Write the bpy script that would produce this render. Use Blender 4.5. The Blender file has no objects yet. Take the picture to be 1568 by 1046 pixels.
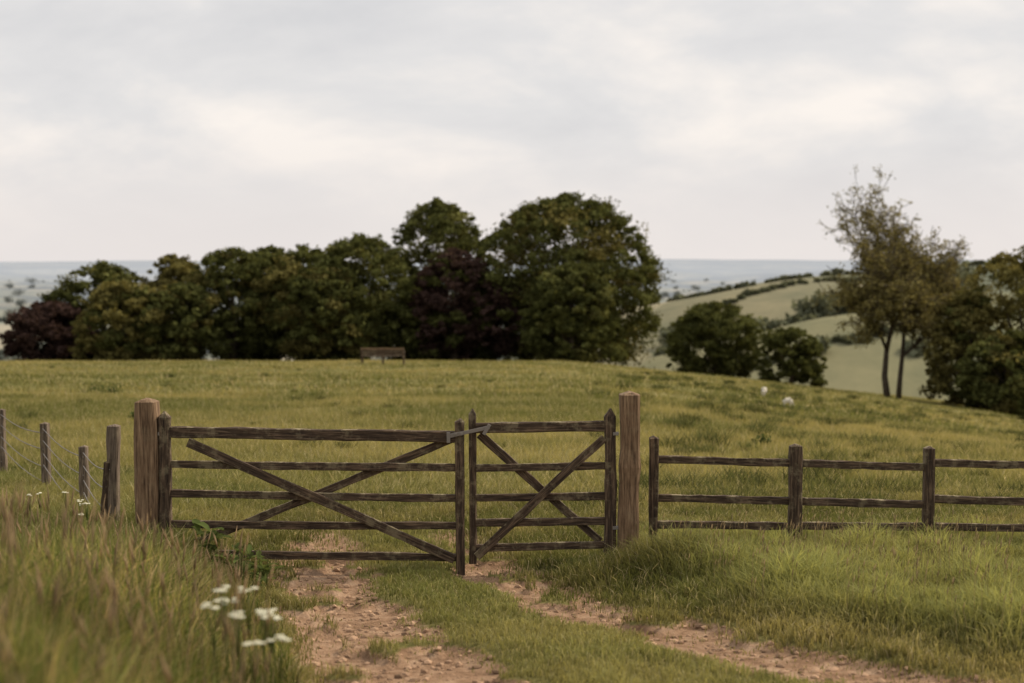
import bpy, math, numpy as np
from mathutils import Vector, Matrix
rng=np.random.default_rng(7)
scene=bpy.context.scene
col=scene.collection
GY=12.1
# ------------------------------------------------------------------ noise helpers
_G=np.random.default_rng(3).random((256,256))
def vn(x,y):
    x=np.asarray(x,float);y=np.asarray(y,float)
    xi=np.floor(x).astype(np.int64);yi=np.floor(y).astype(np.int64)
    fx=x-xi;fy=y-yi;fx=fx*fx*(3-2*fx);fy=fy*fy*(3-2*fy)
    a=_G[xi%256,yi%256];b=_G[(xi+1)%256,yi%256];c=_G[xi%256,(yi+1)%256];d=_G[(xi+1)%256,(yi+1)%256]
    return (a*(1-fx)+b*fx)*(1-fy)+(c*(1-fx)+d*fx)*fy
def fbm(x,y,o=4):
    s=0;a=.5
    for i in range(o):
        s=s+a*vn(x*2**i+17*i,y*2**i+31*i);a*=.5
    return s
def ss(a,b,x):
    t=np.clip((x-a)/(b-a),0,1);return t*t*(3-2*t)
def herm(xs,ys):
    xs=np.array(xs,float);ys=np.array(ys,float);m=np.gradient(ys,xs)
    def f(x):
        x=np.clip(x,xs[0],xs[-1]);i=np.clip(np.searchsorted(xs,x)-1,0,len(xs)-2)
        h=xs[i+1]-xs[i];t=(x-xs[i])/h
        return (2*t**3-3*t**2+1)*ys[i]+(t**3-2*t**2+t)*h*m[i]+(-2*t**3+3*t**2)*ys[i+1]+(t**3-t**2)*h*m[i+1]
    return f
# ------------------------------------------------------------------ terrain
Cz=herm([-20,0,6,12.1,20,30,45,60,80,100,130,180],[2.2,1.0,.5,0.0,-.33,-.78,-1.48,-2.2,-3.2,-4.55,-7.2,-13])
Rz=herm([-20,0,6,12.1,20,30,45,60,80,100,120,150,180],[2.2,1.0,.5,0.0,-.55,-1.4,-2.95,-4.42,-6.36,-8.24,-10.1,-13.5,-18])
rutL=lambda y:np.interp(y,[4,6,7.6,8.95,10.6,12.2,14,18],[.4,-.10,-.50,-.95,-1.36,-1.68,-1.9,-1.9])
rutR=lambda y:np.interp(y,[4.6,5.5,6.7,7.77,8.62,9.44,10.74,12.1,14,18],[6.5,4.6,2.9,1.80,1.20,.70,.22,-.18,-.5,-.6])
edgeL=lambda y:np.interp(y,[0,4,7.6,12.1],[-.45,-.62,-1.35,-2.35])
edgeR=lambda y:np.interp(y,[5,6.7,7.7,9.4,12.1],[5.7,3.8,2.7,1.3,.65])
def rut(x,y):
    fade=1-ss(12.8,15.5,y)
    n=fbm(x*1.7,y*1.7,4)-.45
    wl=np.interp(y,[6,8,12],[.74,.64,.44])
    l=1-ss(.55,1.22,(np.abs(x-rutL(y))+n*.45)/wl)
    wr=np.interp(y,[6,8,12],[.98,.66,.42])
    r=1-ss(.40,1.22,(np.abs(x-rutR(y))+n*.65)/wr)
    m=np.maximum(l,r*.95)*fade
    p=fbm(x*3.3+40,y*3.3+12,4)
    return m*(1-.75*ss(.56,.66,p))
def height(x,y):
    x=np.asarray(x,float);y=np.asarray(y,float)
    yy=np.maximum(y,3.0)
    r=x/yy
    w=np.clip((r-.03)/.33,0,1.25)**1.2
    w=np.where(y<12.1,0,w)
    near=Cz(y)+w*(Rz(y)-Cz(y))
    fade=1-ss(13,26,y)
    d=edgeL(y)-x
    bk=np.interp(y,[0,4,7,10,13],[.42,.42,.27,.18,.17])
    near=near+fade*(bk*ss(0,1.1,d)+.03*np.clip(d-.8,0,3))
    near=near+fade*.10*ss(0,.8,x-edgeR(y))
    near=near-.07*rut(x,y)
    amp=np.clip((np.hypot(x,y)-4)/60,0,1)
    near=near+(fbm(x*.35,y*.35,3)-.45)*(.06+.30*amp)+ (fbm(x*2.1,y*2.1,3)-.45)*.05
    rho=np.hypot(x,y)
    hill=(49*ss(-70,50,x)+9*ss(40,120,x)+5*ss(110,300,x))*np.exp(-((y-520-.25*x)/230)**2)
    hill=hill*(1-ss(900,1500,np.abs(x)))
    spur=17*np.exp(-((x-100)/75)**2-((y-350-.2*x)/55)**2)-6*np.exp(-((x-60)/40)**2-((y-440)/35)**2)
    und=(fbm(x*.006+5,y*.006,4)-.45)*16
    far=-62+hill+spur+und*(1-ss(2500,6000,rho))+ss(1800,5000,rho)*110*(fbm(x*.0011,y*.0006+3,4)-.47)*(1-ss(9000,16000,rho))+ss(6000,16000,rho)*(58+120*(fbm(x*.00045,y*.0002,3)-.5))
    far=np.where(y<0,np.minimum(near-0,2)-ss(60,400,rho)*20,far)
    t=ss(125,300,rho)
    return near*(1-t)+far*t
def hz(x,y): return float(height(np.array([x]),np.array([y]))[0])
# ------------------------------------------------------------------ mesh helpers
def mesh_np(name,verts,faces_flat,starts,mat=None,colr=None,parent=None,smooth=False,extra=None):
    me=bpy.data.meshes.new(name)
    verts=np.ascontiguousarray(verts,dtype=np.float32)
    me.vertices.add(len(verts));me.vertices.foreach_set("co",verts.ravel())
    me.loops.add(len(faces_flat));me.loops.foreach_set("vertex_index",np.ascontiguousarray(faces_flat,dtype=np.int32))
    me.polygons.add(len(starts));me.polygons.foreach_set("loop_start",np.ascontiguousarray(starts,dtype=np.int32))
    me.polygons.foreach_set("use_smooth",np.full(len(starts),smooth,dtype=bool))
    me.update(calc_edges=True)
    if colr is not None:
        a=me.color_attributes.new("Col","FLOAT_COLOR","POINT")
        c=np.ones((len(verts),4),dtype=np.float32);c[:,:3]=colr;a.data.foreach_set("color",c.ravel())
    if extra is not None:
        for k,v in extra.items():
            a=me.attributes.new(k,"FLOAT","POINT");a.data.foreach_set("value",np.ascontiguousarray(v,dtype=np.float32))
    if mat: me.materials.append(mat)
    ob=bpy.data.objects.new(name,me);col.objects.link(ob)
    if parent: ob.parent=parent
    return ob
def empty(name,loc=(0,0,0)):
    e=bpy.data.objects.new(name,None);e.location=loc;e.empty_display_size=.3;col.objects.link(e);return e
# ------------------------------------------------------------------ materials
def newmat(name):
    m=bpy.data.materials.new(name);m.use_nodes=True;nt=m.node_tree
    for n in list(nt.nodes): nt.nodes.remove(n)
    o=nt.nodes.new("ShaderNodeOutputMaterial");return m,nt,o
def leafmat(name,trans=.4):
    m,nt,o=newmat(name)
    a=nt.nodes.new("ShaderNodeAttribute");a.attribute_name="Col"
    d=nt.nodes.new("ShaderNodeBsdfDiffuse");t=nt.nodes.new("ShaderNodeBsdfTranslucent")
    mx=nt.nodes.new("ShaderNodeMixShader");mx.inputs[0].default_value=trans
    g=nt.nodes.new("ShaderNodeMixRGB");g.blend_type='MULTIPLY';g.inputs[0].default_value=1;g.inputs[2].default_value=(1.22,1.13,.8,1)
    nt.links.new(a.outputs['Color'],d.inputs['Color']);nt.links.new(a.outputs['Color'],g.inputs[1]);nt.links.new(g.outputs[0],t.inputs['Color'])
    nt.links.new(d.outputs[0],mx.inputs[1]);nt.links.new(t.outputs[0],mx.inputs[2])
    nt.links.new(mx.outputs[0],o.inputs[0]);return m
M_leaf=leafmat("foliage",.3);M_grass=leafmat("grass_blades",.45)
def woodmat(name,c1,c2,c3,scale=1.0,lich=.5):
    m,nt,o=newmat(name);N=nt.nodes;L=nt.links
    tc=N.new("ShaderNodeTexCoord");oi=N.new("ShaderNodeObjectInfo")
    add=N.new("ShaderNodeVectorMath");add.operation='ADD'
    sc=N.new("ShaderNodeVectorMath");sc.operation='SCALE';sc.inputs['Scale'].default_value=37.
    cmb=N.new("ShaderNodeCombineXYZ")
    for i in range(3): L.new(oi.outputs['Random'],cmb.inputs[i])
    L.new(cmb.outputs[0],sc.inputs[0]);L.new(tc.outputs['Object'],add.inputs[0]);L.new(sc.outputs[0],add.inputs[1])
    mp=N.new("ShaderNodeMapping");mp.inputs['Scale'].default_value=(3*scale,42*scale,42*scale);L.new(add.outputs[0],mp.inputs[0])
    n1=N.new("ShaderNodeTexNoise");n1.inputs['Scale'].default_value=1.6;n1.inputs['Detail'].default_value=6;n1.inputs['Roughness'].default_value=.65;L.new(mp.outputs[0],n1.inputs[0])
    r=N.new("ShaderNodeValToRGB");e=r.color_ramp.elements
    e[0].position=.33;e[0].color=(*c1,1);e[1].position=.69;e[1].color=(*c3,1);x=e.new(.5);x.color=(*c2,1);L.new(n1.outputs[0],r.inputs[0])
    n2=N.new("ShaderNodeTexNoise");n2.inputs['Scale'].default_value=8;n2.inputs['Detail'].default_value=7;n2.inputs['Roughness'].default_value=.7;L.new(add.outputs[0],n2.inputs[0])
    r2=N.new("ShaderNodeValToRGB");r2.color_ramp.elements[0].position=.51;r2.color_ramp.elements[1].position=.63;L.new(n2.outputs[0],r2.inputs[0])
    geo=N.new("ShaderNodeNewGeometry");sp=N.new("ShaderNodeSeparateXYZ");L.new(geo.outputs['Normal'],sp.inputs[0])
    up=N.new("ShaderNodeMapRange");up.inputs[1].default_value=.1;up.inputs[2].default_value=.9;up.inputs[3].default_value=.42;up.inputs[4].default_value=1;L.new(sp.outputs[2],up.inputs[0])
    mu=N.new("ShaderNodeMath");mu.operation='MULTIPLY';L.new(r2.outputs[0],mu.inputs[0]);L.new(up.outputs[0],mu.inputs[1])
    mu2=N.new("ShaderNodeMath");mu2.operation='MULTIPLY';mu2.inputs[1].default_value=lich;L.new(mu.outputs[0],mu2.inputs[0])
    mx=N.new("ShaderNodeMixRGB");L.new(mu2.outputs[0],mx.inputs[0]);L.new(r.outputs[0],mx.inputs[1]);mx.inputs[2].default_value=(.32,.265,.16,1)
    b=N.new("ShaderNodeBsdfPrincipled");b.inputs['Roughness'].default_value=.85;b.inputs['Specular IOR Level'].default_value=.3;L.new(mx.outputs[0],b.inputs['Base Color'])
    bp=N.new("ShaderNodeBump");bp.inputs['Strength'].default_value=.9;bp.inputs['Distance'].default_value=.012;L.new(n1.outputs[0],bp.inputs['Height']);L.new(bp.outputs[0],b.inputs['Normal'])
    L.new(b.outputs[0],o.inputs[0]);return m
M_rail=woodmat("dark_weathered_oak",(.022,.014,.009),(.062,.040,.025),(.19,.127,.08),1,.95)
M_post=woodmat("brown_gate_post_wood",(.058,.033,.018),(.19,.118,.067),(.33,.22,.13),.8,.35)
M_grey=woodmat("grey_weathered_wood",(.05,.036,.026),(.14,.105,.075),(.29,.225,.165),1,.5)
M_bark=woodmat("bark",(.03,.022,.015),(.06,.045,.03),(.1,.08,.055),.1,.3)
m,nt,o=newmat("galvanised_steel");b=nt.nodes.new("ShaderNodeBsdfPrincipled");b.inputs['Base Color'].default_value=(.24,.215,.19,1);b.inputs['Metallic'].default_value=.6;b.inputs['Roughness'].default_value=.55
n=nt.nodes.new("ShaderNodeTexNoise");n.inputs['Scale'].default_value=60;rr=nt.nodes.new("ShaderNodeMapRange");rr.inputs[3].default_value=.4;rr.inputs[4].default_value=.75;nt.links.new(n.outputs[0],rr.inputs[0]);nt.links.new(rr.outputs[0],b.inputs['Roughness']);nt.links.new(b.outputs[0],o.inputs[0]);M_metal=m
# ground material
def groundmat():
    m,nt,o=newmat("meadow_ground");N=nt.nodes;L=nt.links
    def noise(s,d=6,ro=.6,src=None):
        n=N.new("ShaderNodeTexNoise");n.inputs['Scale'].default_value=s;n.inputs['Detail'].default_value=d;n.inputs['Roughness'].default_value=ro;L.new(src or geo.outputs['Position'],n.inputs[0]);return n
    def ramp(n,stops):
        r=N.new("ShaderNodeValToRGB");e=r.color_ramp.elements
        e[0].position=stops[0][0];e[0].color=(*stops[0][1],1);e[1].position=stops[-1][0];e[1].color=(*stops[-1][1],1)
        for p,c in stops[1:-1]:
            q=e.new(p);q.color=(*c,1)
        L.new(n.outputs[0],r.inputs[0]);return r
    def mix(f,a,b,mode='MIX'):
        x=N.new("ShaderNodeMixRGB");x.blend_type=mode
        if isinstance(f,float): x.inputs[0].default_value=f
        else: L.new(f,x.inputs[0])
        for i,v in ((1,a),(2,b)):
            if isinstance(v,tuple): x.inputs[i].default_value=(*v,1)
            else: L.new(v,x.inputs[i])
        return x.outputs[0]
    geo=N.new("ShaderNodeNewGeometry")
    g1=ramp(noise(.35,6,.65),[(.3,(.145,.14,.050)),(.5,(.198,.180,.070)),(.7,(.255,.224,.10))])
    g2=ramp(noise(6,5,.7),[(.3,(.6,.62,.55)),(.7,(1.15,1.12,1.1))])
    grass=mix(1.0,g1.outputs[0],g2.outputs[0],'MULTIPLY')
    at=N.new("ShaderNodeAttribute");at.attribute_name="dirt"
    dn=noise(14,6,.7);dr=ramp(noise(5,7,.7),[(.3,(.16,.095,.057)),(.5,(.31,.198,.125)),(.68,(.45,.31,.21))])
    df=N.new("ShaderNodeMath");df.operation='MULTIPLY_ADD';L.new(dn.outputs[0],df.inputs[0]);df.inputs[1].default_value=.9
    ad=N.new("ShaderNodeMath");ad.operation='ADD';ad.inputs[1].default_value=-.72;L.new(at.outputs['Fac'],ad.inputs[0]);L.new(ad.outputs[0],df.inputs[2])
    st=N.new("ShaderNodeMapRange");st.inputs[1].default_value=.0;st.inputs[2].default_value=.25;L.new(df.outputs[0],st.inputs[0])
    near=mix(st.outputs[0],grass,dr.outputs[0])
    mpv=N.new("ShaderNodeMapping");mpv.inputs['Scale'].default_value=(1,.5,.3);mpv.inputs['Rotation'].default_value=(0,0,.4);mpv.inputs['Location'].default_value=(40,0,0);L.new(geo.outputs['Position'],mpv.inputs[0])
    v=N.new("ShaderNodeTexVoronoi");v.inputs['Scale'].default_value=.017;L.new(mpv.outputs[0],v.inputs[0])
    sv=N.new("ShaderNodeSeparateColor");L.new(v.outputs['Color'],sv.inputs[0])
    fr=N.new("ShaderNodeValToRGB");fr.color_ramp.interpolation='CONSTANT';e=fr.color_ramp.elements;e[0].position=0;e[0].color=(.15,.15,.075,1);e[1].position=.78;e[1].color=(.32,.275,.165,1)
    q=e.new(.28);q.color=(.215,.195,.105,1);q=e.new(.62);q.color=(.185,.177,.09,1);q=e.new(.5);q.color=(.13,.137,.078,1);L.new(sv.outputs[0],fr.inputs[0])
    fn=ramp(noise(.03,7,.7),[(.35,(.66,.70,.66)),(.65,(1.18,1.13,1.12))])
    fields=mix(1.0,fr.outputs[0],fn.outputs[0],'MULTIPLY')
    mp2=N.new("ShaderNodeMapping");mp2.inputs['Scale'].default_value=(.0020,.0010,.001);L.new(geo.outputs['Position'],mp2.inputs[0])
    wd=ramp(noise(1.0,8,.68,mp2.outputs[0]),[(.47,(0,0,0)),(.52,(1,1,1))])
    ln=N.new("ShaderNodeVectorMath");ln.operation='LENGTH';L.new(geo.outputs['Position'],ln.inputs[0])
    fw=N.new("ShaderNodeMapRange");fw.inputs[1].default_value=800;fw.inputs[2].default_value=1100;L.new(ln.outputs['Value'],fw.inputs[0])
    wm=N.new("ShaderNodeMath");wm.operation='MULTIPLY';L.new(wd.outputs[0],wm.inputs[0]);L.new(fw.outputs[0],wm.inputs[1])
    fields=mix(wm.outputs[0],fields,(.025,.035,.028))
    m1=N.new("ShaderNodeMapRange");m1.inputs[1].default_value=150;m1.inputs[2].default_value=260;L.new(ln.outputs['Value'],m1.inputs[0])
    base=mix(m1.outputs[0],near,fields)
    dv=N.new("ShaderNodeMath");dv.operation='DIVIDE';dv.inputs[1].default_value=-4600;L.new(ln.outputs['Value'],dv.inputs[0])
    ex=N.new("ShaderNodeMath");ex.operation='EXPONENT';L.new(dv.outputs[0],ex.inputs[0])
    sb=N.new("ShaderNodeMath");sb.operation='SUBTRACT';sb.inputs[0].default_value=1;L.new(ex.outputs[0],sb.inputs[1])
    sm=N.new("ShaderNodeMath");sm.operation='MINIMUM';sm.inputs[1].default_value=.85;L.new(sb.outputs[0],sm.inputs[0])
    hz_=mix(sm.outputs[0],base,(.355,.395,.46))  # aerial haze painted into the ground colour, bluer with distance from the origin
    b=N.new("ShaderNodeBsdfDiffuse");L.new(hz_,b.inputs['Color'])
    bp=N.new("ShaderNodeBump");bp.inputs['Strength'].default_value=.9;bp.inputs['Distance'].default_value=.05;L.new(dn.outputs[0],bp.inputs['Height']);L.new(bp.outputs[0],b.inputs['Normal'])
    L.new(b.outputs[0],o.inputs[0]);return m
# ------------------------------------------------------------------ ground sheet
rad=np.concatenate([[.3,.8,1.4,2,2.6,3.2,3.8],np.arange(4.3,14.5,.045),14.5*np.exp(np.linspace(.004,math.log(25000/14.5),420))])
ang=np.concatenate([np.radians(np.arange(-26,26.01,.16)),np.radians(np.arange(28,333,3.0))])
R,A=np.meshgrid(rad,ang,indexing='ij')
X=R*np.sin(A);Y=R*np.cos(A);Z=height(X,Y)
nr,na=R.shape
V=np.stack([X,Y,Z],-1).reshape(-1,3)
i=np.arange(nr-1)[:,None]*na;j=np.arange(na)[None,:];j2=(j+1)%na
F=np.stack([i+j,i+na+j,i+na+j2,i+j2],-1).reshape(-1,4)
Vc=np.vstack([V,[0,0,hz(0,0)]]);c=len(V)
tri=np.stack([np.full(na,c),np.arange(na),(np.arange(na)+1)%na],-1)
flat=np.concatenate([F[:,::-1].ravel(),tri[:,::-1].ravel()]);starts=np.concatenate([np.arange(len(F))*4,len(F)*4+np.arange(na)*3])
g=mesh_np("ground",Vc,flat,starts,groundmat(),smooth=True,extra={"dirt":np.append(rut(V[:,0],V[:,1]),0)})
# ------------------------------------------------------------------ grass
def blade_mesh(name,P,h,w,lean,C,five=True,mat=M_grass,tipgain=1.25):
    n=len(P);az=rng.random(n)*2*math.pi;wa=rng.random(n)*math.pi
    D=np.stack([np.cos(az),np.sin(az),np.zeros(n)],-1);W=np.stack([np.cos(wa),np.sin(wa),np.zeros(n)],-1)*(w/2)[:,None]
    up=np.zeros((n,3));up[:,2]=1
    mid=P+D*(lean*h*.35)[:,None]+up*(h*.58)[:,None]
    tip=P+D*(lean*h)[:,None]+up*(h*(1-.35*lean))[:,None]
    P=P-up*.01
    if five:
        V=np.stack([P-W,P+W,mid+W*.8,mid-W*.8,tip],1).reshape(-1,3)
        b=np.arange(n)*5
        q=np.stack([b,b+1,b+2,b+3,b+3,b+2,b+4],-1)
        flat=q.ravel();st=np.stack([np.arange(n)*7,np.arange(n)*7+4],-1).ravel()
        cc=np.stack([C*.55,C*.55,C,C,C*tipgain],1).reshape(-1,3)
    else:
        V=np.stack([P-W,P+W,tip],1).reshape(-1,3)
        flat=np.arange(n*3);st=np.arange(n)*3
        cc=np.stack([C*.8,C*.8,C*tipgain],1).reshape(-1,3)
    return mesh_np(name,V,flat,st,mat,colr=cc)
def sample(n,y0,y1,pw=1.0,side=.42,off=1.2):
    ys=np.linspace(y0,y1,400);p=(side*ys+off)*ys**pw;cdf=np.cumsum(p);cdf/=cdf[-1]
    y=np.interp(rng.random(n),cdf,ys);x=(rng.random(n)*2-1)*(side*y+off);return x,y
def fieldcol(x,y,n):
    a=.5*fbm(x*.10,y*.12,3)+.5*fbm(x*.5+7,y*.5,3);b=rng.random(n);k=np.clip((a-.45)*4.0+.47,0,1)
    g1=np.array([.138,.146,.050]);g2=np.array([.308,.270,.110]);g3=np.array([.42,.36,.21])
    c=g1*(1-k)[:,None]+g2*k[:,None]
    s=(b>.87)[:,None];c=np.where(s,g3,c)
    return c*(.75+.5*rng.random(n))[:,None]
# near sward
n=410000
x,y=sample(n,5.6,17,-.6)
rm=rut(x,y);strip=(x>rutL(y))&(x<rutR(y))&(y<14.5)
keep=rng.random(n)>rm*.99
keep&=~(strip&(rng.random(n)<.25))
keep&=((x<1.6+y*.4))
x=x[keep];y=y[keep];strip=strip[keep];rm=rm[keep];n=len(x)
tall=fbm(x*1.1+9,y*1.1,3);tuft=fbm(x*4+3,y*4,3)
rightz=ss(.0,.7,x-edgeR(y))*(1-ss(12.6,14,y));leftz=ss(-.1,.6,edgeL(y)-x)
h=.03+.06*rng.random(n)+.12*np.clip(tuft-.3,0,1)+.03*tall
h=h*(1-.7*rm)
h+=rightz*(.03+.32*np.clip(tall-.32,0,1)+.30*np.clip(tuft-.42,0,1))*(.4+.9*rng.random(n))
mound=np.exp(-((x-1.15)/.6)**2-((y-11.3)/.6)**2);h+=mound*.30*rng.random(n)
h+=leftz*(.08+.22*rng.random(n)**1.5)*np.where(y<13,1,.35)
h*=np.where(strip,.68,1)
h+=np.where((y>13.2),.05*rng.random(n),0)
C=fieldcol(x*3,y*3,n)*.95
gr=np.array([.235,.245,.088])
f=(rightz*.75+np.where(strip,.35,0)+leftz*.2)[:,None];C=C*(1-f)+gr*f*(.30+.5*rng.random(n)+1.3*tuft)[:,None]
C=C*(1-.45*mound)[:,None]
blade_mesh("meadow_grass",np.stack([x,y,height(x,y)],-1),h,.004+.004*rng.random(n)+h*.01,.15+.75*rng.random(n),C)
# mid & far field
n=220000
x,y=sample(n,16,42,-.5)
C=fieldcol(x,y,n);h=.08+.12*rng.random(n)*(.4+1.2*fbm(x*.5,y*.5,3))
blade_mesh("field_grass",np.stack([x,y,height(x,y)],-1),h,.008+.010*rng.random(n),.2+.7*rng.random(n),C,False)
n=160000
x,y=sample(n,40,125,-.6,.45,3)
C=fieldcol(x,y,n);h=.10+.13*rng.random(n)*(.4+1.2*fbm(x*.3,y*.3,3))
blade_mesh("hilltop_grass",np.stack([x,y,height(x,y)],-1),h,.03+.03*rng.random(n),.2+.7*rng.random(n),C,False)
# rush and thistle tussocks on the slope
m_=330
ty=15.5+62*rng.random(m_)**1.25;tx=ty*(.06+.32*rng.random(m_));lf=rng.random(m_)<.16;tx=np.where(lf,-.36*ty*rng.random(m_),tx)
tr_=(.09+.16*rng.random(m_)**1.5)*np.where(lf,.6,1);per=80;idx=np.repeat(np.arange(m_),per);n=len(idx)
aa=rng.random(n)*6.283;rr_=tr_[idx]*rng.random(n)**.6
x=tx[idx]+np.cos(aa)*rr_*1.5;y=ty[idx]+np.sin(aa)*rr_*1.5
h=tr_[idx]*(.8+1.0*rng.random(n));C=np.array([.082,.09,.036])*(.6+.8*rng.random(n))[:,None]*(.75+.6*rng.random(m_))[idx][:,None]
blade_mesh("rush_tussocks",np.stack([x,y,height(x,y)],-1),h,.008+.0006*y,.3+.8*rng.random(n),C,False)
# tall foreground grass on left bank
n=62000
y=1.7+10*rng.random(n)**1.2;x=edgeL(y)+.15-rng.random(n)**.9*(1.2+.32*y)
h=(.28+.40*rng.random(n))*(.45+.55*ss(0,.7,edgeL(y)+.1-x))*(.5+1.0*fbm(x*1.3,y*1.3,2))
h*=np.interp(y,[2,4,6,8,10,12],[1.15,1.2,1.1,.85,.6,.5])
k=rng.random(n);cl_=fbm(x*.9+4,y*.9,3);C=np.where((k>.84)[:,None],np.array([.40,.30,.16]),np.where((k>.45)[:,None],np.array([.26,.245,.08]),np.array([.125,.15,.042])))*(.6+.7*rng.random(n))[:,None]*(.20+1.6*cl_)[:,None]
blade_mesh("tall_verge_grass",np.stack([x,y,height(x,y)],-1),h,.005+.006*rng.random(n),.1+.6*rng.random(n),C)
class Geo:
    def __init__(s): s.v=[];s.f=[];s.st=[];s.c=[];s.nv=0;s.nl=0
    def add(s,v,f,c=None):
        v=np.asarray(v,float);s.v.append(v)
        for q in f:
            s.st.append(s.nl);s.f.extend([a+s.nv for a in q]);s.nl+=len(q)
        s.nv+=len(v)
        if c is not None: s.c.append(np.tile(np.asarray(c,float),(len(v),1)) if np.ndim(c)==1 else c)
    def tube(s,pts,rad,sides=6,c=None):
        pts=[np.array(p,float) for p in pts];vs=[]
        for k,p in enumerate(pts):
            d=pts[min(k+1,len(pts)-1)]-pts[max(k-1,0)];d/=np.linalg.norm(d)+1e-9
            a=np.cross(d,[0,0,1] if abs(d[2])<.9 else [1,0,0]);a/=np.linalg.norm(a);b=np.cross(d,a)
            for q in range(sides):
                t=2*math.pi*q/sides;vs.append(p+rad[k]*(math.cos(t)*a+math.sin(t)*b))
        fs=[]
        for k in range(len(pts)-1):
            for q in range(sides):
                q2=(q+1)%sides;fs.append((k*sides+q,k*sides+q2,(k+1)*sides+q2,(k+1)*sides+q))
        fs.append(tuple(range(sides))[::-1]);fs.append(tuple((len(pts)-1)*sides+q for q in range(sides)))
        s.add(vs,fs,c)
    def make(s,name,mat,parent=None,smooth=True):
        return mesh_np(name,np.vstack(s.v),np.array(s.f),np.array(s.st),mat,colr=np.vstack(s.c) if s.c else None,parent=parent,smooth=smooth)
# seed heads
G=Geo()
for k in range(750):
    yy=2.2+7.5*rng.random();xx=float(edgeL(yy))-.05-rng.random()*(1.0+.3*yy)
    z=hz(xx,yy);hh=(.45+.32*rng.random())*float(np.interp(yy,[2,4,6,8,12],[1.1,1.1,1.0,.8,.55]));a=rng.random()*6.28;l=.12*rng.random()
    t=np.array([xx+l*math.cos(a),yy+l*math.sin(a),z+hh]);t2=t+np.array([.03*math.cos(a),.03*math.sin(a),.08+.05*rng.random()])
    cc=np.array([.35,.26,.16])*(.6+.7*rng.random())
    G.tube([(xx,yy,z),t],[.0018,.0014],3,cc*.8);G.tube([t,(t*.6+t2*.4),t2],[.0015,.0055,.001],4,cc)
for k in range(700):
    yy=7+5.2*rng.random();xx=float(edgeR(yy))+.3+rng.random()*3.5
    z=hz(xx,yy);hh=.18+.18*rng.random();a=rng.random()*6.28;l=.06*rng.random()
    t=np.array([xx+l*math.cos(a),yy+l*math.sin(a),z+hh]);t2=t+np.array([.01,0,.05]);cc=np.array([.38,.30,.18])*(.6+.7*rng.random())
    G.tube([(xx,yy,z),t],[.0014,.001],3,cc*.8);G.tube([t,(t*.6+t2*.4),t2],[.0015,.004,.001],4,cc)
G.make("grass_seed_heads",M_grass)
# soil clods
n=4200;G=Geo()
phi=(1+5**.5)/2
ico=np.array([(-1,phi,0),(1,phi,0),(-1,-phi,0),(1,-phi,0),(0,-1,phi),(0,1,phi),(0,-1,-phi),(0,1,-phi),(phi,0,-1),(phi,0,1),(-phi,0,-1),(-phi,0,1)])/1.9
icf=[(0,11,5),(0,5,1),(0,1,7),(0,7,10),(0,10,11),(1,5,9),(5,11,4),(11,10,2),(10,7,6),(7,1,8),(3,9,4),(3,4,2),(3,2,6),(3,6,8),(3,8,9),(4,9,5),(2,4,11),(6,2,10),(8,6,7),(9,8,1)]
xs,ys=sample(20000,6.2,13.5,-.5);mk=rut(xs,ys)>.3;xs=xs[mk][:n];ys=ys[mk][:n];zs=height(xs,ys)
for a,b_,c_ in zip(xs,ys,zs):
    s=.005+.026*rng.random()**4;v=ico*(s*(.6+.6*rng.random((12,1))))*np.array([1.2,1,.6])
    G.add(v+np.array([a,b_,c_+s*.2]),icf,np.array([.35,.23,.15])*(.5+.8*rng.random()))
m,nt,o=newmat("dry_soil");a=nt.nodes.new("ShaderNodeAttribute");a.attribute_name="Col";d=nt.nodes.new("ShaderNodeBsdfDiffuse");nt.links.new(a.outputs[0],d.inputs[0]);nt.links.new(d.outputs[0],o.inputs[0]);M_vc=m
G.make("soil_clods",M_vc,smooth=False)
# ------------------------------------------------------------------ trees
def leaves(centers,n_each,rad,size,C,flat=.8,outw=.6):
    V=[];CC=[]
    for (c,r,nn,cl) in zip(centers,rad,n_each,C):
        d=rng.normal(size=(nn,3));d/=np.linalg.norm(d,axis=1)[:,None]
        rr=r*(.2+1.25*rng.random(nn)**.9)
        tilt=rng.normal(size=3)*.25
        p=c+d*rr[:,None]*np.array([1.15,1.15,flat]);p[:,2]+=(p[:,0]-c[0])*tilt[0]+(p[:,1]-c[1])*tilt[1]
        nrm=d*outw+rng.normal(size=(nn,3))*.5+np.array([0,0,.25]);nrm/=np.linalg.norm(nrm,axis=1)[:,None]
        t=np.cross(nrm,rng.normal(size=(nn,3)));t/=np.linalg.norm(t,axis=1)[:,None]+1e-9;b=np.cross(nrm,t)
        s=(size*(.5+.9*rng.random(nn)))[:,None]
        q=np.stack([p-t*s,p-b*s*.55,p+t*s,p+b*s*.55],1)
        V.append(q.reshape(-1,3));CC.append(np.repeat(cl*(.6+.8*rng.random((nn,1))),4,axis=0))
    V=np.vstack(V);CC=np.vstack(CC);return V,CC
def crown_obj(name,V,CC,parent):
    n=len(V)//4;return mesh_np(name,V,np.arange(n*4),np.arange(n)*4,M_leaf,colr=CC,parent=parent)
GREEN=np.array([.078,.083,.028]);OLIVE=np.array([.13,.115,.040]);COPPER=np.array([.054,.034,.029]);LIGHT=np.array([.125,.124,.042])
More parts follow.
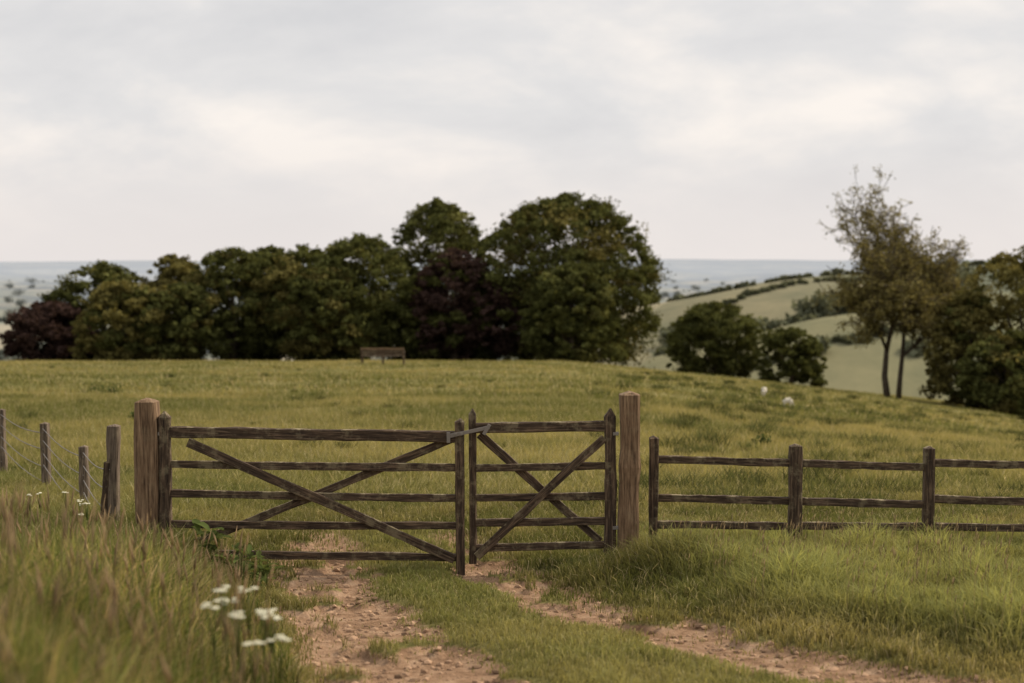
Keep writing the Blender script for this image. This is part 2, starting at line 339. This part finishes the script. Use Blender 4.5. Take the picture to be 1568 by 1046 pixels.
def broadleaf(name,x,y,top,rx,color,low=.04,nclump=120,nleaf=27000,leaf=.15,seed=0,ry=None,accent=None,jag=1.0,lumpy=1.0):
    zb=hz(x,y);H=top-zb;e=empty(name,(x,y,zb));ry=ry or rx*.9
    G=Geo();tr=max(.18,H*.028)
    G.tube([(0,0,-.3),(.05,0,H*.18),(-.05,.1,H*.4),(.1,0,H*.72)],[tr*1.4,tr,tr*.75,tr*.3],8)
    cs=[];rs=[];cl=[];nn=[]
    for k in range(nclump):
        t=low+(1-low)*((k+rng.random())/nclump)**.9
        pr=math.sqrt(max(0,1-((t-.42)/.60)**2)) if t>.42 else .86+.14*(t/.42)
        a=rng.random()*2*math.pi;f=(.5+.52*rng.random()**.5)
        if k%6==0: f*=.5
        cr=rx*(.07+.16*rng.random()**1.3)*(1.15-.3*t)
        lump=1+lumpy*(.15*math.sin(3*a+seed+2*t)+.11*math.sin(5*a+seed*2+6*t))
        p=np.array([math.cos(a)*(rx*pr*lump-cr*.5)*f*1.04,math.sin(a)*(ry*pr*lump-cr*.5)*f,min(t*H,H-cr*.6)])
        cs.append(p);rs.append(cr);c=color.copy()
        if accent is not None and rng.random()<.35: c=accent.copy()
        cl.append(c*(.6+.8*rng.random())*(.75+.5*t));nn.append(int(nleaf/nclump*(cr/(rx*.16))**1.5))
        if k%5==0:
            q=p*.4+np.array([0,0,p[2]*.1]);G.tube([(0,0,p[2]*.35),q*.9+np.array([0,0,p[2]*.1]),p],[tr*.4,tr*.25,tr*.08],5)
    for k in range(int(110*jag)):
        t=.2+.85*rng.random();pr=math.sqrt(max(0,1-((t-.42)/.60)**2)) if t>.42 else .95
        a=rng.random()*2*math.pi;o_=1+.09*rng.random()
        p=np.array([math.cos(a)*rx*pr*o_,math.sin(a)*ry*pr*o_,min(t*H,H*1.02)]);cs.append(p);rs.append(rx*(.03+.06*rng.random()));cl.append(color*(.9+.7*rng.random()));nn.append(int(nleaf/420))
    G.make("trunk",M_bark,e)
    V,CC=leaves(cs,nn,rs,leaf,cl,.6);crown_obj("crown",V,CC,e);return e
T=[("copper_beech_tree",-36.4,112,-.8,3.5,COPPER,None,{}),
("oak_tree",-33.4,116,2.2,4.1,GREEN,LIGHT,{}),
("lime_tree",-27.6,116,2.8,2.9,OLIVE,None,{}),
("hawthorn_tree",-29.5,108,.8,3.4,OLIVE,GREEN,{}),
("hawthorn_tree",-25.2,108,.7,3.1,GREEN,OLIVE,{}),
("beech_tree",-21.8,111,3.3,4.1,GREEN,OLIVE,{}),
("beech_tree",-19.2,113,3.4,3.6,GREEN,None,{}),
("beech_tree",-16.4,112,3.4,4.6,GREEN,OLIVE,{}),
("beech_tree",-11.6,110,4.2,4.6,GREEN,LIGHT,{}),
("beech_tree",-13.9,107,2.0,3.4,GREEN,OLIVE,{}),
("oak_tree",-6.0,118,7.2,4.4,GREEN,LIGHT,dict(nclump=170,nleaf=38000,lumpy=.6)),
("copper_beech_tree",-4.4,109,3.2,3.2,COPPER,GREEN,dict(jag=1.5)),
("copper_beech_tree",-1.4,110,1.1,3.3,COPPER,GREEN,{}),
("hawthorn_tree",-8.2,111,-.6,3.6,GREEN,None,dict(nclump=70,nleaf=18000,lumpy=.4,low=.01)),
("beech_tree",4.1,112,7.3,6.9,GREEN,OLIVE,dict(nclump=240,nleaf=56000,jag=2,lumpy=.7)),
("lime_tree",4.3,104.5,2.2,3.3,GREEN,LIGHT,{}),
("hawthorn_tree",18.3,128,-1.4,4.1,GREEN,None,dict(nclump=110,nleaf=30000,lumpy=.35,low=.01)),
("hawthorn_tree",24.4,124,-3.4,2.8,GREEN,None,dict(nclump=70,nleaf=20000,lumpy=.4,low=.01)),
("oak_tree",35.5,98,3.2,4.8,OLIVE,LIGHT,{}),
("hawthorn_tree",31.6,98,.2,2.7,OLIVE,GREEN,dict(nleaf=14000)),
("hawthorn_tree",32.5,92,-2.2,3.2,GREEN,OLIVE,{}),
("hawthorn_tree",31.2,80,-3.0,2.2,GREEN,LIGHT,{}),
]
for k,(nm,x,y,top,rx,c,ac,kw) in enumerate(T):
    broadleaf(nm,x,y,top,rx,c,accent=ac,seed=k*1.7,**kw)
def ash(x,y,top):
    zb=hz(x,y);H=top-zb;e=empty("ash_tree",(x,y,zb));G=Geo();cs=[];rs=[];nn=[];cl=[]
    def br(p,d,L,r,lev):
        pts=[p];rr=[r];q=p.copy();dd=d/np.linalg.norm(d);ns=4
        for s in range(ns):
            dd=dd+rng.normal(size=3)*.12+np.array([0,0,.08]);dd/=np.linalg.norm(dd);q=q+dd*L/ns;pts.append(q.copy());rr.append(max(.020,r*(1-.6*(s+1)/ns)))
            if lev>0 and (s>0 or lev<4):
                for z in range(2 if lev in(2,3,4) else 1):
                    if lev==1 and rng.random()<.2: continue
                    a=rng.normal(size=3);a[1]*=.7;a-=a.dot(dd)*dd;a/=np.linalg.norm(a)
                    br(q,dd*.72+a*(.72),L*(.5+.16*rng.random()),r*(1-.6*(s+1)/ns)*.68,lev-1)
            if lev<=1 and rng.random()<(.6 if q[2]<H*.7 else .5):
                cs.append(q+rng.normal(size=3)*.12);rs.append(.13+.2*rng.random());nn.append(int((17 if q[2]<H*.66 else 9)*rng.random()+2));cl.append(np.array([.19,.165,.065])*(.7+.7*rng.random()))
        G.tube(pts,rr,6 if lev>2 else 4)
    br(np.array([-.3,0,-.3]),np.array([-.12,0,1.]),H*.63,.26,4)
    br(np.array([.5,.2,-.3]),np.array([.30,.05,1.]),H*.54,.22,4)
    G.make("trunk",M_bark,e)
    V,CC=leaves(cs,nn,rs,.10,cl,1,.2);crown_obj("crown",V,CC,e)
rng=np.random.default_rng(21)
ash(27.1,101,4.9)
# distant trees: one mass
cs=[];rs=[];nn=[];cl=[]
def dist_tree(x,y,r,c,m=7):
    z=hz(x,y)
    for k in range(m):
        cs.append(np.array([x+rng.normal()*r*.5,y+rng.normal()*r*.5,z+r*(.3+.8*rng.random())]));rs.append(r*.55);nn.append(90);cl.append(c*(.8+.4*rng.random()))
hazeg=np.array([.15,.16,.105])  # hill trees and hedges: green with haze paleness put into the leaf colour
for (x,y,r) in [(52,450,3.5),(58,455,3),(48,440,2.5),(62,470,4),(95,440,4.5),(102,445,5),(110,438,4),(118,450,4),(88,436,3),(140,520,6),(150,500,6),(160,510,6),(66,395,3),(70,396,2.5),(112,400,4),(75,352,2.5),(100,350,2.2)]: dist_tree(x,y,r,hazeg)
def hedge(x0,y0,x1,y1,r):
    L=math.hypot(x1-x0,y1-y0);n=int(L/(r*1.5))
    for k in range(n):
        t=k/n
        if rng.random()<.2: continue
        dist_tree(x0+(x1-x0)*t,y0+(y1-y0)*t+rng.normal()*1.0,r*(.4+.9*rng.random()**2),hazeg,3)
hedge(44,548,200,575,1.3);hedge(50,470,125,520,1.0);hedge(60,415,150,455,1.0);hedge(125,520,100,440,1.0);hedge(40,400,66,395,1.0);hedge(50,345,120,372,.7);hedge(84,400,90,440,.9)
for k in range(460):
    y=750+4800*rng.random();x=(-.46+.5*rng.random()+(.35 if rng.random()<.4 else 0))*y;f=1-math.exp(-y/4600);dist_tree(x,y,4+6*rng.random(),np.array([.06,.07,.045])*(1-f)+np.array([.34,.375,.43])*f,5)  # leaf colour blends to painted blue haze with distance
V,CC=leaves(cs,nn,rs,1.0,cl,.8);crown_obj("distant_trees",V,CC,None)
# ------------------------------------------------------------------ timber
def beam(name,p0,p1,wd,ht,mat,parent,seg=14,jit=.004,point=0.0):
    p0=Vector(p0);p1=Vector(p1);L=(p1-p0).length;bv=min(wd,ht)*.12
    a,b=wd/2,ht/2
    prof=[(-a+bv,-b),(a-bv,-b),(a,-b+bv),(a,b-bv),(a-bv,b),(-a+bv,b),(-a,b-bv),(-a,-b+bv)]
    vs=[];s0=rng.random()*50
    for k in range(seg+1):
        x=L*k/seg
        oy=(vn(x*1.5+s0,s0)-.5)*jit*3;oz=(vn(x*1.5+s0,s0+9)-.5)*jit*4;sc=1+(vn(x*5+s0,s0+20)-.5)*.2
        for (u,v) in prof: vs.append((x,float(u*sc+oy)+rng.normal()*jit*.25,float(v*sc+oz)+rng.normal()*jit*.3))
    if point>0:
        for (u,v) in prof: vs.append((L+point*.6,u*.75,v*.45))
        for (u,v) in prof: vs.append((L+point,u*.35,v*.12))
    rows=seg+1+(2 if point>0 else 0);fs=[]
    for k in range(rows-1):
        for q in range(8):
            q2=(q+1)%8;fs.append((k*8+q,(k+1)*8+q,(k+1)*8+q2,k*8+q2))
    fs.append(tuple(range(8)));fs.append(tuple((rows-1)*8+q for q in range(8))[::-1])
    me=bpy.data.meshes.new(name);me.from_pydata(vs,[],fs);me.materials.append(mat)
    ob=bpy.data.objects.new(name,me);col.objects.link(ob)
    X_=(p1-p0).normalized()
    Yv=Vector((0,1,0));Yv=(Yv-X_*Yv.dot(X_)).normalized() if abs(X_.y)<.95 else Vector((1,0,0));Z_=X_.cross(Yv)
    M=Matrix((X_,Yv,Z_)).transposed().to_4x4();M.translation=p0
    if parent: ob.parent=parent;M=Matrix.Translation(-parent.location)@M
    ob.matrix_local=M;return ob
def post(name,x,y,zb,zt,w,mat,parent=None,point=.04,d=None,lean=(0,0)):
    return beam(name,(x,y,zb),(x+lean[0],y+lean[1],zt-point),d or w,w,mat,parent,seg=12,point=point)
for (x,w,zt) in ((-3.13,.195,1.43),(1.006,.168,1.49)):
    e=empty("gate_post",(x,GY+.03,0));post("post",x,GY+.03,-.4,zt,w,M_post,e,.03)
    for dz in (.32,1.13):
        for q in (-1,1): beam("hinge_pin",(x+(-w/2-.012)*(1 if x>0 else -1),GY-.02+.01*q,dz),(x+(-w/2-.06)*(1 if x>0 else -1),GY-.02+.01*q,dz),.018,.03,M_metal,e,seg=2,jit=0)
g1=empty("field_gate",(-1.7,GY,0))
post("hanging_stile",-2.97,GY,.12,1.32,.1,M_rail,g1,.05,.085)
post("closing_stile",-.442,GY-.01,-.09,1.26,.082,M_rail,g1,.03,.075)
for k,(a,b,h) in enumerate([(1.144,1.106,.095),(.867,.833,.066),(.61,.572,.066),(.35,.328,.066),(.10,.061,.066)]):
    beam(f"rail_{k+1}",(-2.93,GY,a),(-.47,GY,b),.036 if k else .06,h,M_rail,g1,seg=26)
beam("brace_front",(-2.76,GY-.042,1.065),(-.49,GY-.042,.055),.03,.075,M_rail,g1,seg=26)
beam("brace_rear",(-2.85,GY+.04,.13),(-.49,GY+.04,1.08),.03,.068,M_rail,g1,seg=26)
g2=empty("wicket_gate",(.26,GY,0))
post("closing_stile",-.338,GY+.03,.0,1.34,.066,M_rail,g2,.05)
post("hanging_stile",.842,GY+.01,.1,1.345,.1,M_rail,g2,.07,.085)
for k,(a,b,h) in enumerate([(1.178,1.19,.09),(.833,.85,.066),(.572,.589,.066),(.361,.378,.066),(.139,.167,.066)]):
    beam(f"rail_{k+1}",(-.31,GY+.01,a),(.80,GY+.01,b),.036 if k else .06,h,M_rail,g2,seg=14)
beam("brace_front",(.785,GY-.034,1.10),(-.305,GY-.034,.075),.03,.072,M_rail,g2,seg=14)
beam("brace_rear",(-.275,GY+.05,1.12),(.76,GY+.05,.19),.03,.068,M_rail,g2,seg=14)
e=empty("gate_latch",(-.36,GY-.08,1.15))
beam("strap",(-.54,GY-.075,1.115),(-.19,GY-.06,1.19),.012,.032,M_metal,e,seg=4,jit=0)
beam("keeper",(-.54,GY-.082,1.06),(-.54,GY-.082,1.15),.014,.03,M_metal,e,seg=2,jit=0)
beam("catch",(-.24,GY-.08,1.13),(-.19,GY-.08,1.215),.014,.028,M_metal,e,seg=2,jit=0)
for xx in (-.48,-.43): beam("bolt",(xx,GY-.1,1.135),(xx,GY-.07,1.135),.022,.022,M_metal,e,seg=1,jit=0)
FY=12.3
e=empty("post_and_rail_fence",(3,FY,0))
for k,(x,w,zt) in enumerate([(1.23,.078,1.085),(2.467,.108,1.015),(3.63,.09,.995),(4.82,.1,1.0),(6.0,.1,.98),(7.2,.1,.97)]):
    post(f"post_{k+1}",x,FY,-.2,zt,w,M_rail,e,.02,.09)
spans=[(1.25,2.43),(2.50,3.60),(3.66,4.79),(4.85,5.97),(6.03,7.17)]
zz=[[(.878,.85),(.848,.815),(.845,.825),(.83,.82),(.82,.8)],[(.53,.50),(.52,.492),(.53,.505),(.51,.5),(.5,.48)],[(.31,.285),(.30,.28),(.30,.285),(.29,.28),(.28,.27)]]
for r_ in range(3):
    for k,(a,b) in enumerate(spans):
        beam(f"rail_{r_+1}_{k+1}",(a,FY,zz[r_][k][0]),(b,FY,zz[r_][k][1]),.04,.066,M_rail,e,seg=12,jit=.007)
# wire fence
e=empty("wire_fence",(-4.5,14,0))
P=[(-3.50,12.35,1.18,.10),(-4.23,14.0,.78,.085),(-5.12,15.5,.84,.085),(-6.3,17.5,.78,.085),(-7.6,19.6,.62,.09)]
for k,(x,y,zt,w) in enumerate(P):
    post(f"post_{k+1}",x,y,-.3,zt,w,M_grey,e,.015,lean=(.03 if k==0 else (rng.random()-.5)*.08,0))
post("stay_post",-3.62,12.30,-.2,.86,.05,M_rail,e,.01,lean=(.09,.02))
G=Geo()
for fr in (.08,.32,.58,.8):
    for k in range(len(P)-1):
        a=P[k];b=P[k+1];za=a[2]-fr*.75-.05;zb_=b[2]-fr*.55-.02
        if k==0: za-=.28
        pts=[(a[0]*(1-t)+b[0]*t,a[1]*(1-t)+b[1]*t-.06,za*(1-t)+zb_*t-.05*math.sin(math.pi*t)) for t in np.linspace(0,1,7)]
        G.tube(pts,[.0055]*7,4)
w=G.make("wires",M_metal);w.parent=e;w.matrix_parent_inverse=Matrix.Translation(-e.location)
# bench
bx,by=-7.0,77.0;bz=hz(bx,by);e=empty("park_bench",(bx,by,bz))
W=1.18
for sx in (-1,0,1):
    x=bx+sx*(W-.05)
    beam("rear_leg",(x,by-.25,bz-.1),(x,by-.33,bz+.92),.07,.07,M_rail,e,seg=3);beam("front_leg",(x,by+.25,bz-.1),(x,by+.25,bz+.64),.07,.07,M_rail,e,seg=3)
    if sx: beam("armrest",(x,by-.3,bz+.66),(x,by+.3,bz+.66),.09,.05,M_rail,e,seg=3)
for k in range(4): beam("seat_slat",(bx-W,by-.2+k*.13,bz+.46),(bx+W,by-.2+k*.13,bz+.46),.1,.03,M_rail,e,seg=3)
for k in range(4): beam("backrest_slat",(bx-W,by-.36,bz+.58+k*.1),(bx+W,by-.36,bz+.58+k*.1),.025,.08,M_post if k==3 else M_rail,e,seg=3)
# sheep
m,nt,o=newmat("wool");b=nt.nodes.new("ShaderNodeBsdfPrincipled");b.inputs['Roughness'].default_value=.95;n=nt.nodes.new("ShaderNodeTexNoise");n.inputs['Scale'].default_value=25;r=nt.nodes.new("ShaderNodeValToRGB");r.color_ramp.elements[0].color=(.5,.46,.38,1);r.color_ramp.elements[1].color=(.75,.7,.6,1);nt.links.new(n.outputs[0],r.inputs[0]);nt.links.new(r.outputs[0],b.inputs['Base Color']);nt.links.new(b.outputs[0],o.inputs[0]);M_wool=m
def sheep(x,y,rot,s,graze):
    hd=(.62,.12) if graze else (.66,.78)
    vs=[(0,0,.55),(.28,0,.56),(-.3,0,.55),(-.42,0,.5),(.42,0,.6 if not graze else .5),(.52,0,hd[1]+ (.0 if not graze else .12)),(.7,0,hd[1]-.05),
        (.27,.11,.34),(.27,.11,.17),(.28,.11,0),(.27,-.11,.34),(.27,-.11,.17),(.28,-.11,0),
        (-.3,.11,.36),(-.37,.11,.18),(-.34,.11,0),(-.3,-.11,.36),(-.37,-.11,.18),(-.34,-.11,0),(-.5,0,.38),(.5,.1,hd[1]+.05),(.5,-.1,hd[1]+.05)]
    ed=[(0,1),(0,2),(2,3),(1,4),(4,5),(5,6),(1,7),(7,8),(8,9),(1,10),(10,11),(11,12),(2,13),(13,14),(14,15),(2,16),(16,17),(17,18),(3,19),(5,20),(5,21)]
    rd=[.25,.21,.23,.13,.13,.085,.045,.07,.035,.03,.07,.035,.03,.08,.035,.03,.08,.035,.03,.03,.02,.02]
    me=bpy.data.meshes.new("sheep");me.from_pydata([Vector(v)*s for v in vs],ed,[]);me.materials.append(M_wool)
    ob=bpy.data.objects.new("sheep",me);col.objects.link(ob);ob.location=(x,y,hz(x,y)+.04);ob.rotation_euler=(0,0,rot)
    md=ob.modifiers.new("Skin","SKIN");
    for k,v in enumerate(me.skin_vertices[0].data): v.radius=(rd[k]*s,rd[k]*s)
    me.skin_vertices[0].data[0].use_root=True
    ob.modifiers.new("Sub","SUBSURF").levels=2;ob.modifiers["Sub"].render_levels=2
sheep(10.3,58.0,1.2,.42,False);sheep(8.75,45.0,.2,.34,True)
# ------------------------------------------------------------------ weeds, flowers
cs=[];rs=[];nn=[];cl=[]
for (x,y,r) in [(-12.6,43,.36),(-12.2,43.3,.25),(4.6,26,.12),(-8.,30,.13)]:
    cs.append(np.array([x,y,hz(x,y)+r*.5]));rs.append(r);nn.append(250);cl.append(np.array([.08,.10,.035]))
V,CC=leaves(cs,nn,rs,.035,cl,.8);crown_obj("thistle_patch",V,CC,None)
def dock(x,y,s,nl=16):
    z=hz(x,y);e=empty("dock_plant",(x,y,z));G=Geo()
    for k in range(nl):
        a=rng.random()*6.28;el=.5+.8*rng.random();L=s*(.5+.5*rng.random());w=L*.16
        D=np.array([math.cos(a)*math.cos(el),math.sin(a)*math.cos(el),math.sin(el)]);S=np.array([-math.sin(a),math.cos(a),0])
        vs=[];b0=np.array([.04*rng.normal(),.04*rng.normal(),s*1.3*rng.random()])
        for t,ww in ((0,.1),(.3,.8),(.6,1),(.85,.6),(1,.02)):
            p=b0+D*L*t+np.array([0,0,-.45*L*t*t]);vs+= [p-S*w*ww,p+np.array([0,0,-.01]),p+S*w*ww]
        fs=[]
        for q in range(4): fs+=[(q*3,q*3+1,q*3+4,q*3+3),(q*3+1,q*3+2,q*3+5,q*3+4)]
        G.add(vs,fs,np.array([.11,.14,.045])*(.6+.7*rng.random()))
    G.tube([(0,0,0),(.01,0,s*1.4)],[.005,.003],4,np.array([.1,.1,.04]));G.make("leaves",M_grass,e)
for (x,y,s,nl) in [(-2.2,11.5,.21,24),(-1.98,11.0,.18,20),(-2.5,11.6,.28,26),(-1.85,10.6,.19,20),(-2.1,10.9,.22,20)]: dock(x,y,s,nl)
def parsley(x,y,h,s):
    z=hz(x,y);e=empty("cow_parsley",(x,y,z));G=Geo();G.tube([(0,0,0),(.01,.01,h*.6),(0,.02,h)],[.004,.003,.002],5,np.array([.1,.13,.04]))
    F_=Geo()
    for u in range(5):
        a=rng.random()*6.28;c0=np.array([math.cos(a)*s*.8,math.sin(a)*s*.8,h+rng.random()*s*.6]);G.tube([(0,.01,h*.8),c0],[.002,.0012],4,np.array([.1,.13,.04]))
        for q in range(14):
            r_=s*.42*rng.random()**.5;t=rng.random()*6.28;p=c0+np.array([math.cos(t)*r_,math.sin(t)*r_,.01-r_*.2]);F_.add(ico*.006*np.array([1,1,.5])+p,icf,np.array([.60,.58,.44]))
    G.make("stems",M_grass,e);F_.make("umbels",M_vc,e,False)
for (u,yy,hh) in [(-.213,5.1,.71),(-.205,5.3,.75),(-.196,5.0,.72),(-.188,5.5,.74),(-.178,5.2,.70),(-.171,5.4,.66),(-.166,5.0,.65),(-.184,5.0,.63),(-.201,5.6,.67),(-.174,5.6,.64)]: parsley(u*yy,yy,hh,.034)
for k in range(7):
    yy=9.5+2*rng.random();parsley((-.345+.05*rng.random())*yy,yy,.40+.15*rng.random(),.02)
# ------------------------------------------------------------------ sky & sun
sun_az=math.radians(66);sun_el=math.radians(40)
w=bpy.data.worlds.new("World");scene.world=w;w.use_nodes=True;nt=w.node_tree;N=nt.nodes;L=nt.links
for n in list(N): N.remove(n)
out=N.new("ShaderNodeOutputWorld");bg=N.new("ShaderNodeBackground");bg.inputs[1].default_value=.1
sk=N.new("ShaderNodeTexSky");sk.sky_type='NISHITA';sk.sun_disc=False;sk.sun_elevation=sun_el;sk.sun_rotation=sun_az;sk.dust_density=3;sk.air_density=1
tc=N.new("ShaderNodeTexCoord")
mp=N.new("ShaderNodeMapping");mp.inputs['Rotation'].default_value=(0,math.radians(28),0);mp.inputs['Scale'].default_value=(2.8,2.8,7.5);mp.inputs['Location'].default_value=(7.3,2.4,5.1);L.new(tc.outputs['Generated'],mp.inputs[0])
n1=N.new("ShaderNodeTexNoise");n1.inputs['Scale'].default_value=1.6;n1.inputs['Detail'].default_value=10;n1.inputs['Roughness'].default_value=.57;n1.inputs['Distortion'].default_value=.25;L.new(mp.outputs[0],n1.inputs[0])
r=N.new("ShaderNodeValToRGB");r.color_ramp.interpolation='LINEAR';e=r.color_ramp.elements
e[0].position=.35;e[0].color=(.70,.695,.705,1);e[1].position=.67;e[1].color=(.99,.925,.865,1);q=e.new(.5);q.color=(.79,.775,.77,1);L.new(n1.outputs[0],r.inputs[0])
sp=N.new("ShaderNodeSeparateXYZ");L.new(tc.outputs['Generated'],sp.inputs[0])
hr=N.new("ShaderNodeMapRange");hr.interpolation_type='SMOOTHSTEP';hr.inputs[1].default_value=0;hr.inputs[2].default_value=.11;hr.inputs[3].default_value=.85;hr.inputs[4].default_value=0;L.new(sp.outputs[2],hr.inputs[0])
mh=N.new("ShaderNodeMixRGB");L.new(hr.outputs[0],mh.inputs[0]);L.new(r.outputs[0],mh.inputs[1]);mh.inputs[2].default_value=(.85,.79,.76,1)
scl=N.new("ShaderNodeVectorMath");scl.operation='SCALE';scl.inputs['Scale'].default_value=10;L.new(mh.outputs[0],scl.inputs[0])
mm=N.new("ShaderNodeMixRGB");mm.inputs[0].default_value=.97;L.new(sk.outputs[0],mm.inputs[1]);L.new(scl.outputs[0],mm.inputs[2])
L.new(mm.outputs[0],bg.inputs[0]);L.new(bg.outputs[0],out.inputs[0])
sd=bpy.data.lights.new("sun","SUN");sd.energy=4.2;sd.angle=math.radians(12);sd.color=(1,.87,.69);so=bpy.data.objects.new("sun",sd);col.objects.link(so)
dv=Vector((math.sin(sun_az)*math.cos(sun_el),math.cos(sun_az)*math.cos(sun_el),math.sin(sun_el)));so.rotation_euler=dv.to_track_quat('Z','Y').to_euler();so.location=(20,-10,30)
# ------------------------------------------------------------------ camera
cd=bpy.data.cameras.new("camera");cd.lens=50;cd.sensor_width=36;cd.clip_end=60000;cd.clip_start=.05
cd.dof.use_dof=True;cd.dof.focus_distance=12.1;cd.dof.aperture_fstop=1.6
co=bpy.data.objects.new("camera",cd);col.objects.link(co);co.location=(0,0,2.6);co.rotation_euler=(math.radians(90-3.23),0,0);scene.camera=co
scene.view_settings.view_transform='Standard';scene.view_settings.look='None';scene.view_settings.exposure=0
